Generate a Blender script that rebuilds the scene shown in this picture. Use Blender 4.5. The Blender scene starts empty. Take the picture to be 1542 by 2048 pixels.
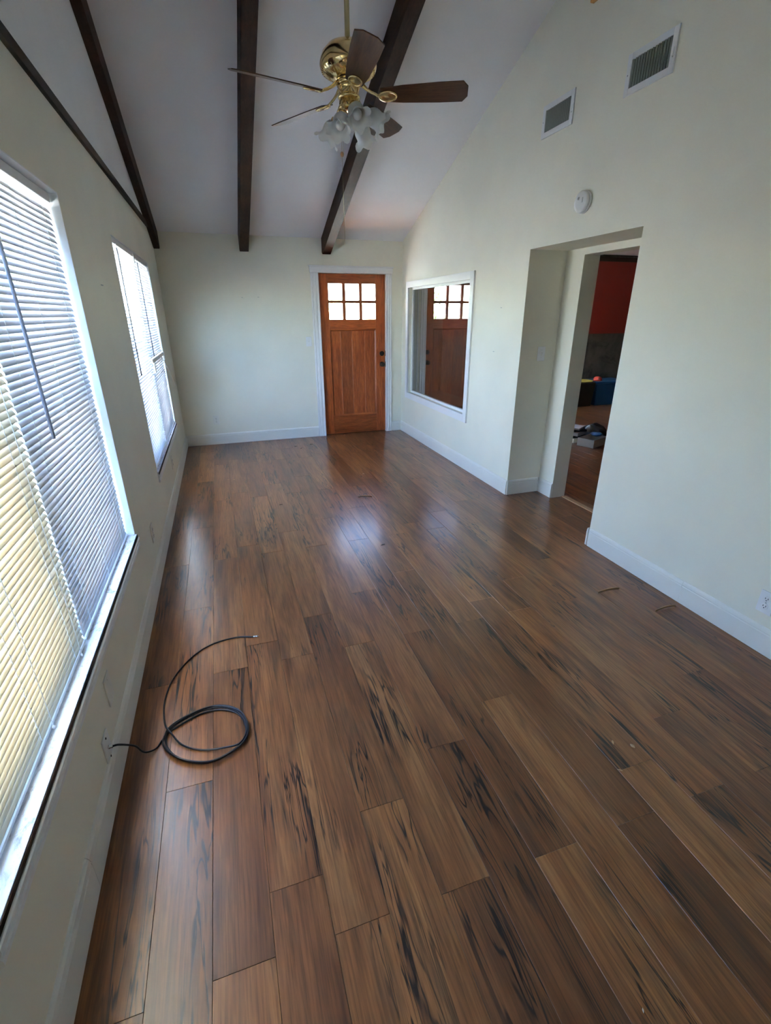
import bpy, bmesh, math, random
from mathutils import Vector, Matrix, Euler
random.seed(7)
R = math.radians
S = bpy.context.scene
COL = S.collection

# ------------------------------------------------------------------ camera
F_PX, PITCH, YAW, ROLL, CAM_H = 950.93, 0.3953, 0.3191, -0.0039, 1.5754
cam_d = bpy.data.cameras.new('camera'); cam = bpy.data.objects.new('camera', cam_d); COL.objects.link(cam)
cam_d.sensor_fit = 'VERTICAL'; cam_d.sensor_height = 24.0; cam_d.lens = F_PX / 2048.0 * 24.0
cam_d.clip_start = 0.02; cam_d.clip_end = 300
_cy, _sy, _cp, _sp = math.cos(YAW), math.sin(YAW), math.cos(PITCH), math.sin(PITCH)
_f = Vector((_sy*_cp, _cy*_cp, -_sp)); _r = Vector((_cy, -_sy, 0)); _u = _r.cross(_f)
_r2 = _r*math.cos(ROLL) + _u*math.sin(ROLL); _u2 = -_r*math.sin(ROLL) + _u*math.cos(ROLL)
m = Matrix((_r2, _u2, -_f)).transposed().to_4x4(); m.translation = Vector((0, 0, CAM_H)); cam.matrix_world = m
S.camera = cam

# ------------------------------------------------------------------ sky, sun, exposure
w = bpy.data.worlds.new('sky'); S.world = w; w.use_nodes = True
nt = w.node_tree; nt.nodes.clear()
o = nt.nodes.new('ShaderNodeOutputWorld'); bgn = nt.nodes.new('ShaderNodeBackground'); sky = nt.nodes.new('ShaderNodeTexSky')
sky.sky_type = 'NISHITA'; sky.sun_disc = False; sky.sun_elevation = R(74); sky.sun_rotation = R(115); sky.dust_density = 0.1; sky.ozone_density = 4.5; sky.air_density = 1.0
bgn.inputs['Strength'].default_value = 2.8
nt.links.new(sky.outputs[0], bgn.inputs['Color']); nt.links.new(bgn.outputs[0], o.inputs[0])
sun_d = bpy.data.lights.new('sun', 'SUN'); sun = bpy.data.objects.new('sun', sun_d); COL.objects.link(sun)
sun_d.energy = 290.0; sun_d.angle = R(0.6); sun_d.color = (1.0, 0.96, 0.90)
sun.rotation_euler = Vector((-0.24, 0.10, -1.05)).to_track_quat('-Z', 'Y').to_euler(); sun.location = (9, -4, 14)
vs = S.view_settings
vs.view_transform = 'Standard'; vs.look = 'None'; vs.gamma = 1.0; vs.use_curve_mapping = False
vs.exposure = 1.36
try:
    c = S.cycles
    c.max_bounces = 7; c.diffuse_bounces = 5; c.glossy_bounces = 3; c.transmission_bounces = 6; c.transparent_max_bounces = 12
    c.sample_clamp_indirect = 6.0; c.use_denoising = True; c.use_adaptive_sampling = True; c.adaptive_threshold = 0.05; c.caustics_reflective = False; c.caustics_refractive = False
except Exception: pass

# ------------------------------------------------------------------ materials
def srgb(r, g, b):
    f = lambda c: ((c/255+0.055)/1.055)**2.4 if c/255 > 0.04045 else c/255/12.92
    return (f(r), f(g), f(b), 1)
def newmat(name):
    m = bpy.data.materials.new(name); m.use_nodes = True
    return m, m.node_tree, m.node_tree.nodes['Principled BSDF']
def N(nt, t, **kw):
    n = nt.nodes.new(t)
    for k, v in kw.items(): setattr(n, k, v)
    return n
def noise(nt, vec, scale, detail=3, rough=0.5, dist=0.0):
    n = N(nt, 'ShaderNodeTexNoise'); n.inputs['Scale'].default_value = scale; n.inputs['Detail'].default_value = detail
    n.inputs['Roughness'].default_value = rough; n.inputs['Distortion'].default_value = dist
    if vec is not None: nt.links.new(vec, n.inputs['Vector'])
    return n.outputs['Fac']
def ramp(nt, fac, stops):
    n = N(nt, 'ShaderNodeValToRGB'); e = n.color_ramp.elements
    while len(e) < len(stops): e.new(0.5)
    for el, (p, c) in zip(e, stops):
        el.position = p; el.color = c if len(c) == 4 else (*c, 1)
    nt.links.new(fac, n.inputs[0]); return n.outputs[0]
def mix(nt, fac, a, b, mode='MIX'):
    n = N(nt, 'ShaderNodeMix', data_type='RGBA', blend_type=mode)
    for s, v in ((0, fac), (6, a), (7, b)):
        if hasattr(v, 'links') or isinstance(v, bpy.types.NodeSocket): nt.links.new(v, n.inputs[s])
        else: n.inputs[s].default_value = v
    return n.outputs[2]
def mapping(nt, scale, space='Object', offset=None):
    t = N(nt, 'ShaderNodeTexCoord'); src = t.outputs[space]
    if offset is not None:
        a = N(nt, 'ShaderNodeVectorMath', operation='ADD'); nt.links.new(src, a.inputs[0]); nt.links.new(offset, a.inputs[1]); src = a.outputs[0]
    mp = N(nt, 'ShaderNodeVectorMath', operation='MULTIPLY'); nt.links.new(src, mp.inputs[0]); mp.inputs[1].default_value = scale
    return mp.outputs[0]
def bump(nt, p, h, strength=0.2, dist=0.002):
    b = N(nt, 'ShaderNodeBump'); b.inputs['Strength'].default_value = strength; b.inputs['Distance'].default_value = dist
    nt.links.new(h, b.inputs['Height']); nt.links.new(b.outputs[0], p.inputs['Normal'])
def paint(name, col, rough=0.6, var=0.06, bs=0.08, scale=180, spec=0.3):
    m, nt, p = newmat(name)
    v = mapping(nt, (1, 1, 1)); n1 = noise(nt, v, 1.7, 4)
    lo = tuple(c*(1-var) for c in col[:3]) + (1,); hi = tuple(min(1, c*(1+var*0.4)) for c in col[:3]) + (1,)
    nt.links.new(ramp(nt, n1, [(0.3, lo), (0.7, hi)]), p.inputs['Base Color'])
    p.inputs['Roughness'].default_value = rough; p.inputs['Specular IOR Level'].default_value = spec
    bump(nt, p, noise(nt, v, scale, 3), bs, 0.001)
    return m
def simple(name, col, rough=0.5, metal=0.0, spec=0.4, var=0.05):
    m, nt, p = newmat(name)
    n1 = noise(nt, mapping(nt, (1, 1, 1)), 9.0, 3)
    lo = tuple(c*(1-var) for c in col[:3]) + (1,)
    nt.links.new(ramp(nt, n1, [(0.35, lo), (0.65, col)]), p.inputs['Base Color'])
    p.inputs['Roughness'].default_value = rough; p.inputs['Metallic'].default_value = metal; p.inputs['Specular IOR Level'].default_value = spec
    return m

M = {}
M['wall'] = paint('wall_cream_paint', (0.82, 0.795, 0.67, 1), 0.62)
M['white_wall'] = paint('wall_white_paint', (0.80, 0.80, 0.79, 1), 0.6)
M['ceiling'] = paint('ceiling_paint', (0.88, 0.875, 0.89, 1), 0.75, 0.04, 0.12, 120)
M['trim'] = paint('white_trim_paint', (0.84, 0.84, 0.83, 1), 0.4, 0.04, 0.04, 60, 0.4)
M['base'] = paint('baseboard_paint', (0.80, 0.785, 0.72, 1), 0.45, 0.05, 0.04, 60, 0.4)
M['plastic'] = simple('ivory_plastic', (0.80, 0.78, 0.70, 1), 0.35)
M['white_plastic'] = simple('white_plastic', (0.83, 0.83, 0.82, 1), 0.35)
M['dark'] = simple('dark_cavity', (0.012, 0.012, 0.013, 1), 0.8)
M['bronze'] = simple('dark_bronze', (0.018, 0.014, 0.012, 1), 0.35, 0.6)
M['black_rubber'] = simple('black_cable_jacket', (0.012, 0.012, 0.014, 1), 0.38)
M['steel'] = simple('nickel', (0.75, 0.73, 0.70, 1), 0.25, 1.0)
M['vent'] = simple('vent_enamel', (0.78, 0.79, 0.79, 1), 0.4)
M['louver'] = simple('vent_louver_grey', (0.36, 0.39, 0.37, 1), 0.5)
M['string'] = simple('blind_string', (0.85, 0.85, 0.82, 1), 0.7)
M['wand'] = simple('clear_grey_wand', (0.50, 0.53, 0.62, 1), 0.25)
M['wand_dark'] = simple('grey_wand', (0.16, 0.18, 0.19, 1), 0.3)
M['tan_chip'] = simple('tan_wood_chip', (0.50, 0.33, 0.19, 1), 0.7)
M['leaf'] = simple('dry_leaf', (0.03, 0.022, 0.015, 1), 0.7)
M['pale_bit'] = simple('pale_paper_bit', (0.65, 0.62, 0.56, 1), 0.8)
M['orange_wood'] = simple('orange_wood', (0.45, 0.22, 0.07, 1), 0.5)
M['red_paint'] = paint('red_wall_paint', (0.19, 0.020, 0.013, 1), 0.5)
M['blue_plastic'] = simple('blue_plastic', (0.010, 0.085, 0.24, 1), 0.4)
M['black_plastic'] = simple('black_plastic', (0.01, 0.01, 0.011, 1), 0.4)
M['yellow_plastic'] = simple('yellow_plastic', (0.60, 0.50, 0.09, 1), 0.4)
M['red_cloth'] = simple('red_cloth', (0.45, 0.05, 0.03, 1), 0.7)
M['dark_cloth'] = simple('dark_cloth', (0.018, 0.02, 0.028, 1), 0.9)
M['cardboard_white'] = simple('white_cardboard', (0.62, 0.58, 0.52, 1), 0.8)
M['grey_paper'] = simple('grey_paper', (0.42, 0.41, 0.40, 1), 0.8)
M['brown_board'] = simple('dark_stained_trim', (0.024, 0.014, 0.009, 1), 0.65, 0.0, 0.15)
M['bounce_wall_render'] = paint('bounce_wall_render', (0.62, 0.60, 0.56, 1), 0.9)
M['concrete'] = paint('patio_concrete', (0.42, 0.42, 0.40, 1), 0.9)

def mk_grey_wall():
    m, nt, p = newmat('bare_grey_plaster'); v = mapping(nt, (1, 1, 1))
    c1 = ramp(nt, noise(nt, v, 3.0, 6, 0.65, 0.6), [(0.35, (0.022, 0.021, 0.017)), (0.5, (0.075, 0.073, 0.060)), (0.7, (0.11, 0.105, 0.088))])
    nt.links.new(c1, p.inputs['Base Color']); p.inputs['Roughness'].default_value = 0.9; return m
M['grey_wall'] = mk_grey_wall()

def mk_sill():
    m, nt, p = newmat('worn_white_sill'); v = mapping(nt, (1, 0.45, 1))
    n1 = noise(nt, v, 22, 6, 0.7, 1.2); n2 = noise(nt, v, 90, 3, 0.6)
    a = ramp(nt, n1, [(0.34, (0.30, 0.29, 0.30)), (0.46, (0.72, 0.72, 0.74)), (0.6, (0.82, 0.83, 0.85))])
    b = ramp(nt, n2, [(0.3, (0.6, 0.58, 0.56)), (0.42, (1, 1, 1))])
    nt.links.new(mix(nt, 1.0, a, b, 'MULTIPLY'), p.inputs['Base Color']); p.inputs['Roughness'].default_value = 0.5
    bump(nt, p, n1, 0.2, 0.001); return m
M['sill'] = mk_sill()

def mk_wood(name, c_dark, c_mid, c_light, axis_scale, rough=0.4, grain=1.0, spec=0.4, crack=0.0):
    """wood grain running along the axis that axis_scale stretches; tone differs per object"""
    m, nt, p = newmat(name)
    oi = N(nt, 'ShaderNodeObjectInfo'); k = N(nt, 'ShaderNodeVectorMath', operation='SCALE'); k.inputs[0].default_value = (37, 53, 71)
    nt.links.new(oi.outputs['Random'], k.inputs['Scale'])
    v = mapping(nt, axis_scale, 'Object', k.outputs[0])
    n1 = noise(nt, v, 3.0*grain, 5, 0.6, 0.8); n2 = noise(nt, v, 14.0*grain, 4, 0.6, 0.3)
    a = ramp(nt, n1, [(0.28, c_dark), (0.5, c_mid), (0.72, c_light)])
    b = ramp(nt, n2, [(0.3, (0.55, 0.52, 0.5)), (0.62, (1.05, 1.05, 1.05))])
    col = mix(nt, 1.0, a, b, 'MULTIPLY')
    t = ramp(nt, oi.outputs['Random'], [(0.0, (0.82, 0.80, 0.80)), (1.0, (1.12, 1.1, 1.08))])
    col = mix(nt, 1.0, col, t, 'MULTIPLY')
    nt.links.new(col, p.inputs['Base Color']); p.inputs['Roughness'].default_value = rough; p.inputs['Specular IOR Level'].default_value = spec
    bump(nt, p, n2, 0.25, 0.001); return m
M['beam'] = mk_wood('dark_beam_wood', (0.014, 0.0055, 0.003), (0.031, 0.0125, 0.0065), (0.052, 0.022, 0.0115), (6, 0.7, 6), 0.62, 1.0, 0.18)
M['door'] = mk_wood('red_brown_door_wood', (0.20, 0.042, 0.010), (0.31, 0.075, 0.018), (0.40, 0.115, 0.030), (9, 9, 0.8), 0.38)
M['door_h'] = mk_wood('red_brown_door_wood_rail', (0.20, 0.042, 0.010), (0.31, 0.075, 0.018), (0.40, 0.115, 0.030), (0.8, 9, 9), 0.38)
M['blade'] = mk_wood('fan_blade_walnut', (0.052, 0.022, 0.010), (0.095, 0.042, 0.019), (0.150, 0.070, 0.032), (1.2, 14, 14), 0.32, 1.0, 0.35)

def mk_floor():
    m, nt, p = newmat('distressed_plank_laminate')
    oi = N(nt, 'ShaderNodeObjectInfo'); k = N(nt, 'ShaderNodeVectorMath', operation='SCALE'); k.inputs[0].default_value = (41, 67, 19)
    nt.links.new(oi.outputs['Random'], k.inputs['Scale'])
    rnd = oi.outputs['Random']
    v = mapping(nt, (1, 1, 1), 'Object', k.outputs[0])
    def vec(s):
        n = N(nt, 'ShaderNodeVectorMath', operation='MULTIPLY'); nt.links.new(v, n.inputs[0]); n.inputs[1].default_value = s; return n.outputs[0]
    tone = noise(nt, vec((9, 1.1, 1)), 1.0, 4, 0.6, 0.7)
    base = ramp(nt, tone, [(0.25, (0.100, 0.039, 0.017)), (0.48, (0.215, 0.088, 0.032)), (0.66, (0.285, 0.130, 0.048)), (0.85, (0.200, 0.098, 0.040))])
    # whole-plank tone
    wp = N(nt, 'ShaderNodeTexWhiteNoise', noise_dimensions='1D'); nt.links.new(rnd, wp.inputs['W'])
    pt = ramp(nt, wp.outputs['Value'], [(0.0, (0.70, 0.63, 0.60)), (0.35, (0.92, 0.86, 0.83)), (0.65, (1.0, 0.98, 0.94)), (1.0, (1.20, 1.15, 1.05))])
    col = mix(nt, 1.0, base, pt, 'MULTIPLY')
    # fine grain
    fg = noise(nt, vec((150, 5.0, 1)), 1.0, 4, 0.65, 0.2)
    col = mix(nt, 1.0, col, ramp(nt, fg, [(0.32, (0.58, 0.55, 0.53)), (0.60, (1.08, 1.08, 1.08))]), 'MULTIPLY')
    # grey-brown smoky streaks
    sm = noise(nt, vec((15, 1.7, 1)), 1.0, 3, 0.55, 0.9)
    smf = ramp(nt, sm, [(0.52, (0, 0, 0)), (0.74, (0.6, 0.6, 0.6))])
    col = mix(nt, smf, col, (0.034, 0.021, 0.014, 1))
    # dark splits
    ck = noise(nt, vec((24, 1.5, 1)), 1.0, 2, 0.5, 1.6)
    pat = noise(nt, vec((5, 1.3, 1)), 1.0, 1, 0.5, 0.0)
    a = ramp(nt, ck, [(0.462, (0, 0, 0)), (0.49, (1, 1, 1)), (0.51, (1, 1, 1)), (0.538, (0, 0, 0))])
    b = ramp(nt, pat, [(0.50, (0, 0, 0)), (0.60, (0.96, 0.96, 0.96))])
    ckf = mix(nt, 1.0, a, b, 'MULTIPLY')
    col = mix(nt, ckf, col, (0.012, 0.009, 0.008, 1))
    nt.links.new(col, p.inputs['Base Color'])
    rr = ramp(nt, noise(nt, vec((30, 6, 1)), 1.0, 3), [(0.3, (0.28, 0.28, 0.28)), (0.7, (0.31, 0.31, 0.31))])
    nt.links.new(rr, p.inputs['Roughness']); p.inputs['Specular IOR Level'].default_value = 0.45
    p.inputs['Coat Weight'].default_value = 0.32; p.inputs['Coat Roughness'].default_value = 0.19
    inv = N(nt, 'ShaderNodeMath', operation='SUBTRACT'); nt.links.new(fg, inv.inputs[0])
    bw = N(nt, 'ShaderNodeRGBToBW'); nt.links.new(ckf, bw.inputs[0]); nt.links.new(bw.outputs[0], inv.inputs[1])
    bump(nt, p, inv.outputs[0], 0.07, 0.0008)
    return m
M['floor'] = mk_floor()

def mk_brass():
    m, nt, p = newmat('polished_brass')
    n1 = noise(nt, mapping(nt, (1, 1, 1)), 30, 2)
    nt.links.new(ramp(nt, n1, [(0.3, (0.70, 0.52, 0.24)), (0.7, (0.86, 0.68, 0.36))]), p.inputs['Base Color'])
    p.inputs['Metallic'].default_value = 1.0; p.inputs['Roughness'].default_value = 0.14; return m
M['brass'] = mk_brass()
M['rod'] = simple('antique_brass_rod', (0.42, 0.36, 0.22, 1), 0.35, 0.8)

def mk_thin(name, dif, tr, mixf, gloss=0.0):
    m = bpy.data.materials.new(name); m.use_nodes = True; nt = m.node_tree; nt.nodes.clear()
    out = N(nt, 'ShaderNodeOutputMaterial'); d = N(nt, 'ShaderNodeBsdfDiffuse'); t = N(nt, 'ShaderNodeBsdfTranslucent'); mx = N(nt, 'ShaderNodeMixShader')
    n1 = noise(nt, mapping(nt, (1, 1, 1)), 6, 2)
    nt.links.new(ramp(nt, n1, [(0.3, tuple(c*0.96 for c in dif)), (0.7, dif)]), d.inputs[0])
    t.inputs[0].default_value = (*tr, 1); mx.inputs[0].default_value = mixf
    nt.links.new(d.outputs[0], mx.inputs[1]); nt.links.new(t.outputs[0], mx.inputs[2]); last = mx.outputs[0]
    if gloss:
        g = N(nt, 'ShaderNodeBsdfGlossy'); g.inputs['Roughness'].default_value = 0.25; m2 = N(nt, 'ShaderNodeMixShader'); m2.inputs[0].default_value = gloss
        nt.links.new(last, m2.inputs[1]); nt.links.new(g.outputs[0], m2.inputs[2]); last = m2.outputs[0]
    nt.links.new(last, out.inputs[0]); return m
M['slat'] = mk_thin('white_vinyl_slat', (0.80, 0.80, 0.82), (0.80, 0.80, 0.84), 0.10, 0.04)
M['slat_cream'] = mk_thin('yellowed_vinyl_slat', (0.84, 0.77, 0.62), (0.90, 0.81, 0.62), 0.18, 0.04)
M['shade'] = mk_thin('frosted_glass_shade', (0.88, 0.88, 0.86), (0.86, 0.86, 0.84), 0.30, 0.12)
def mk_glass(name, gl, tint):
    m = bpy.data.materials.new(name); m.use_nodes = True; nt = m.node_tree; nt.nodes.clear()
    out = N(nt, 'ShaderNodeOutputMaterial'); t = N(nt, 'ShaderNodeBsdfTransparent'); g = N(nt, 'ShaderNodeBsdfGlossy'); mx = N(nt, 'ShaderNodeMixShader')
    t.inputs[0].default_value = (*tint, 1); g.inputs['Roughness'].default_value = 0.0; mx.inputs[0].default_value = gl
    nt.links.new(t.outputs[0], mx.inputs[1]); nt.links.new(g.outputs[0], mx.inputs[2]); nt.links.new(mx.outputs[0], out.inputs[0]); return m
M['glass'] = mk_glass('window_glass', 0.06, (0.95, 0.97, 0.97))
M['glass_mirror'] = mk_glass('coated_interior_glass', 0.46, (0.45, 0.47, 0.47))

# ------------------------------------------------------------------ mesh helpers
class MB:
    def __init__(s): s.v = []; s.f = []; s.sm = []
    def add(s, vs, fs, smooth=False):
        b = len(s.v); s.v += [Vector(p) for p in vs]
        for f in fs: s.f.append([b+i for i in f]); s.sm.append(smooth)
        return s
    def box(s, x0, x1, y0, y1, z0, z1):
        return s.add([(x0,y0,z0),(x1,y0,z0),(x1,y1,z0),(x0,y1,z0),(x0,y0,z1),(x1,y0,z1),(x1,y1,z1),(x0,y1,z1)],
                     [(0,3,2,1),(4,5,6,7),(0,1,5,4),(1,2,6,5),(2,3,7,6),(3,0,4,7)])
    def obox(s, c, d, mat):
        c = Vector(c); pts = []
        for z in (-.5, .5):
            for x, y in ((-.5,-.5),(.5,-.5),(.5,.5),(-.5,.5)): pts.append(c + mat @ Vector((x*d[0], y*d[1], z*d[2])))
        return s.add(pts, [(0,3,2,1),(4,5,6,7),(0,1,5,4),(1,2,6,5),(2,3,7,6),(3,0,4,7)])
    def prism(s, poly, ext):
        e = Vector(ext); n = len(poly); P = [Vector(p) for p in poly]
        return s.add(P + [p+e for p in P], [tuple(range(n))[::-1], tuple(range(n, 2*n))] + [(i, (i+1) % n, n+(i+1) % n, n+i) for i in range(n)])
    def tube(s, pts, r, seg=8, closed=False):
        P = [Vector(p) for p in pts]; n = len(P); rr = r if isinstance(r, (list, tuple)) else [r]*n
        vs = []; up = None
        for i in range(n):
            a = P[(i-1) % n] if (closed or i > 0) else P[i]; b = P[(i+1) % n] if (closed or i < n-1) else P[i]
            t = (b-a).normalized()
            if up is None: up = Vector((0,0,1)) if abs(t.z) < 0.9 else Vector((1,0,0))
            x = up.cross(t).normalized(); y = t.cross(x); up = y
            for k in range(seg):
                an = 2*math.pi*k/seg; vs.append(P[i] + x*math.cos(an)*rr[i] + y*math.sin(an)*rr[i])
        fs = []
        for i in range(n if closed else n-1):
            j = (i+1) % n
            for k in range(seg): fs.append((i*seg+k, i*seg+(k+1) % seg, j*seg+(k+1) % seg, j*seg+k))
        if not closed: fs += [tuple(range(seg))[::-1], tuple((n-1)*seg+k for k in range(seg))]
        return s.add(vs, fs, True)
    def lathe(s, prof, org=(0,0,0), rot=None, seg=32, mod=None, closed_ends=True):
        rot = rot or Matrix.Identity(3); o = Vector(org); vs = []; n = len(prof)
        for i, (r, h) in enumerate(prof):
            for k in range(seg):
                a = 2*math.pi*k/seg; r2, h2 = mod(i/(n-1), a, r, h) if mod else (r, h)
                vs.append(o + rot @ Vector((r2*math.cos(a), r2*math.sin(a), h2)))
        fs = [(i*seg+k, i*seg+(k+1) % seg, (i+1)*seg+(k+1) % seg, (i+1)*seg+k) for i in range(n-1) for k in range(seg)]
        if closed_ends: fs += [tuple(range(seg))[::-1], tuple((n-1)*seg+k for k in range(seg))]
        return s.add(vs, fs, True)
    def build(s, name, mat, parent=None, bevel=0.0, org=None):
        if parent is not None: off = wloc(parent)
        elif org is not None: off = Vector(org)
        else:
            xs = [p.x for p in s.v]; ys = [p.y for p in s.v]; zs = [p.z for p in s.v]
            off = Vector(((min(xs)+max(xs))/2, (min(ys)+max(ys))/2, min(zs)))
        me = bpy.data.meshes.new(name); me.from_pydata([tuple(p-off) for p in s.v], [], s.f)
        me.polygons.foreach_set('use_smooth', s.sm)
        bm = bmesh.new(); bm.from_mesh(me); bmesh.ops.recalc_face_normals(bm, faces=bm.faces); bm.to_mesh(me); bm.free()
        me.materials.append(M[mat]); ob = bpy.data.objects.new(name, me); COL.objects.link(ob)
        if parent is not None: ob.parent = parent
        else: ob.location = off
        if any(s.sm) and not all(s.sm):
            pass
        if bevel:
            b = ob.modifiers.new('bevel', 'BEVEL'); b.width = bevel; b.segments = 2; b.limit_method = 'ANGLE'
        return ob
WL = {}
def wloc(o):
    p = Vector((0,0,0))
    while o is not None: p += o.location; o = o.parent
    return p
def tag(o, label, cat, group=None, kind=None):
    o['label'] = label; o['category'] = cat
    if group: o['group'] = group
    if kind: o['kind'] = kind
    return o
def empty(name, loc, label, cat, group=None, kind=None):
    e = bpy.data.objects.new(name, None); e.empty_display_size = 0.05; COL.objects.link(e); e.location = loc
    return tag(e, label, cat, group, kind)
def box(name, mat, parent, x0, x1, y0, y1, z0, z1, bevel=0.0):
    return MB().box(x0, x1, y0, y1, z0, z1).build(name, mat, parent, bevel)
def rot_to(d):
    return Vector(d).normalized().to_track_quat('Z', 'Y').to_matrix()

# ------------------------------------------------------------------ room measures (metres)
XL, XR, YB, YN = -0.547, 2.390, 6.493, -0.62
ZC, SL, YR = 2.420, 0.366, 3.15
ZR = ZC + SL*(YB-YR); zceil = lambda y: ZR - SL*abs(y-YR)
XO = 2.88                                      # far face of the thick right wall
AL0, AL1, ALZ, ALX = 2.512, 3.622, 2.032, 2.735   # alcove
DW0, DW1, DWZ = 2.60, 3.412, 1.985             # doorway at the alcove's back
W1 = (0.72, 2.592); W2 = (3.72, 5.57); WZ0, WZ1 = 0.497, 2.036
IW = (4.555, 6.245, 0.575, 1.882)              # interior window opening
DX0, DX1, DZ = 1.272, 2.161, 2.045             # front door

# ------------------------------------------------------------------ shell
wl = MB(); T = -0.76
wl.box(T, XL, YN-.15, YB+.16, -.05, WZ0-.03); wl.box(T, XL, YN-.15, YB+.16, WZ1, ZC-.02)
for a, b in ((YN-.15, W1[0]), (W1[1], W2[0]), (W2[1], YB+.16)): wl.box(T, XL, a, b, WZ0-.03, WZ1)
wall_left = tag(wl.build('wall_left', 'wall'), 'cream painted left wall holding the two blind-covered windows', 'wall', kind='structure')
MB().prism([(T, YN-.15, ZC-.02), (T, YB+.16, ZC-.02), (T, YB+.16, zceil(YB+.16)+.05), (T, YR, ZR+.05), (T, YN-.15, max(ZC-.02, zceil(YN-.15)+.05))], (XL-T, 0, 0)).build('gable_panel', 'ceiling', wall_left)['label'] = 'pale grey gable panel above the dark strip'

wr = MB(); Zg = 2.15
for a, b in ((YN-.15, AL0), (AL1, IW[0]), (IW[1], YB+.16)): wr.box(XR, XO, a, b, -.05, Zg)
wr.box(XR, XO, AL0, AL1, ALZ, Zg); wr.box(XR, XO, IW[0], IW[1], -.05, IW[2]); wr.box(XR, XO, IW[0], IW[1], IW[3], Zg)
wr.box(ALX, XO, DW1, AL1, -.05, ALZ); wr.box(ALX, XO, AL0, DW0, -.05, ALZ); wr.box(ALX, XO, DW0, DW1, DWZ, ALZ)
wr.prism([(XR, YN-.15, Zg), (XR, YB+.16, Zg), (XR, YB+.16, zceil(YB+.16)+.05), (XR, YR, ZR+.05), (XR, YN-.15, zceil(YN-.15)+.05)], (XO-XR, 0, 0))
wall_right = tag(wr.build('wall_right', 'wall'), 'tall cream gable wall on the right with vents, alcove and inner window', 'wall', kind='structure')

wb = MB(); y1 = YB+.16
wb.box(T, DX0-.012, YB, y1, -.05, ZC+.02); wb.box(DX1+.012, XO, YB, y1, -.05, ZC+.02); wb.box(DX0-.012, DX1+.012, YB, y1, DZ+.012, ZC+.02)
wall_back = tag(wb.build('wall_back', 'wall'), 'cream end wall around the wooden front door', 'wall', kind='structure')
tag(MB().box(T, XO, YN-.15, YN, -.05, 2.35).build('wall_near', 'wall'), 'plain cream wall behind the viewer', 'wall', kind='structure')

ce = MB(); yo, yn = YB+.75, YN-.75
ce.prism([(T-.25, YR, ZR), (T-.25, yo, zceil(yo)), (T-.25, yo, zceil(yo)+.16), (T-.25, YR, ZR+.16)], (XO-T+.30, 0, 0))
ce.prism([(T-.25, YR, ZR), (T-.25, YR, ZR+.16), (T-.25, yn, zceil(yn)+.16), (T-.25, yn, zceil(yn))], (XO-T+.30, 0, 0))
tag(ce.build('ceiling', 'ceiling'), 'pale grey sloping vaulted ceiling crossed by dark beams', 'ceiling', kind='structure')

# nail marks on the walls
for par, mk in ((wall_back, [(.34, 1.76, 'y'), (.53, 1.765, 'y')]), (wall_right, [(3.98, 1.62, 'x'), (4.05, 1.25, 'x'), (1.39, 1.77, 'x')]), (wall_left, [(3.12, 1.72, 'l')])):
    for a, z, t in mk:
        mb = MB()
        if t == 'y': mb.box(a-.010, a+.010, YB-.002, YB+.004, z-.002, z+.002)
        elif t == 'x': mb.box(XR-.002, XR+.004, a-.012, a+.012, z-.002, z+.002)
        else: mb.box(XL-.004, XL+.002, a-.025, a+.025, z-.003, z+.003)
        mb.build('nail_mark', 'louver', par)

# ------------------------------------------------------------------ room beyond (dark)
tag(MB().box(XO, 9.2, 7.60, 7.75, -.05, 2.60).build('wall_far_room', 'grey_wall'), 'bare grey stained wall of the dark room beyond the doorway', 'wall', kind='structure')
wfr = bpy.data.objects['wall_far_room']
box('red_panel', 'red_paint', wfr, XO+.01, 9.19, 7.585, 7.60, 1.222, 2.395)
box('cornice_strip', 'brown_board', wfr, XO+.01, 9.19, 7.57, 7.60, 2.395, 2.46)
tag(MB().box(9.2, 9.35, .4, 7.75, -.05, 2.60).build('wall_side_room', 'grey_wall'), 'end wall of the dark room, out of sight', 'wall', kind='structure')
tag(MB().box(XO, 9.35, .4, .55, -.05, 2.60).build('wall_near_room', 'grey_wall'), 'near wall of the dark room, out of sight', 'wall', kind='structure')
tag(MB().box(XO-.02, 9.35, .4, 7.75, 2.50, 2.60).build('ceiling_room', 'ceiling'), 'flat ceiling of the dark room beyond the doorway', 'ceiling', kind='structure')

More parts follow.
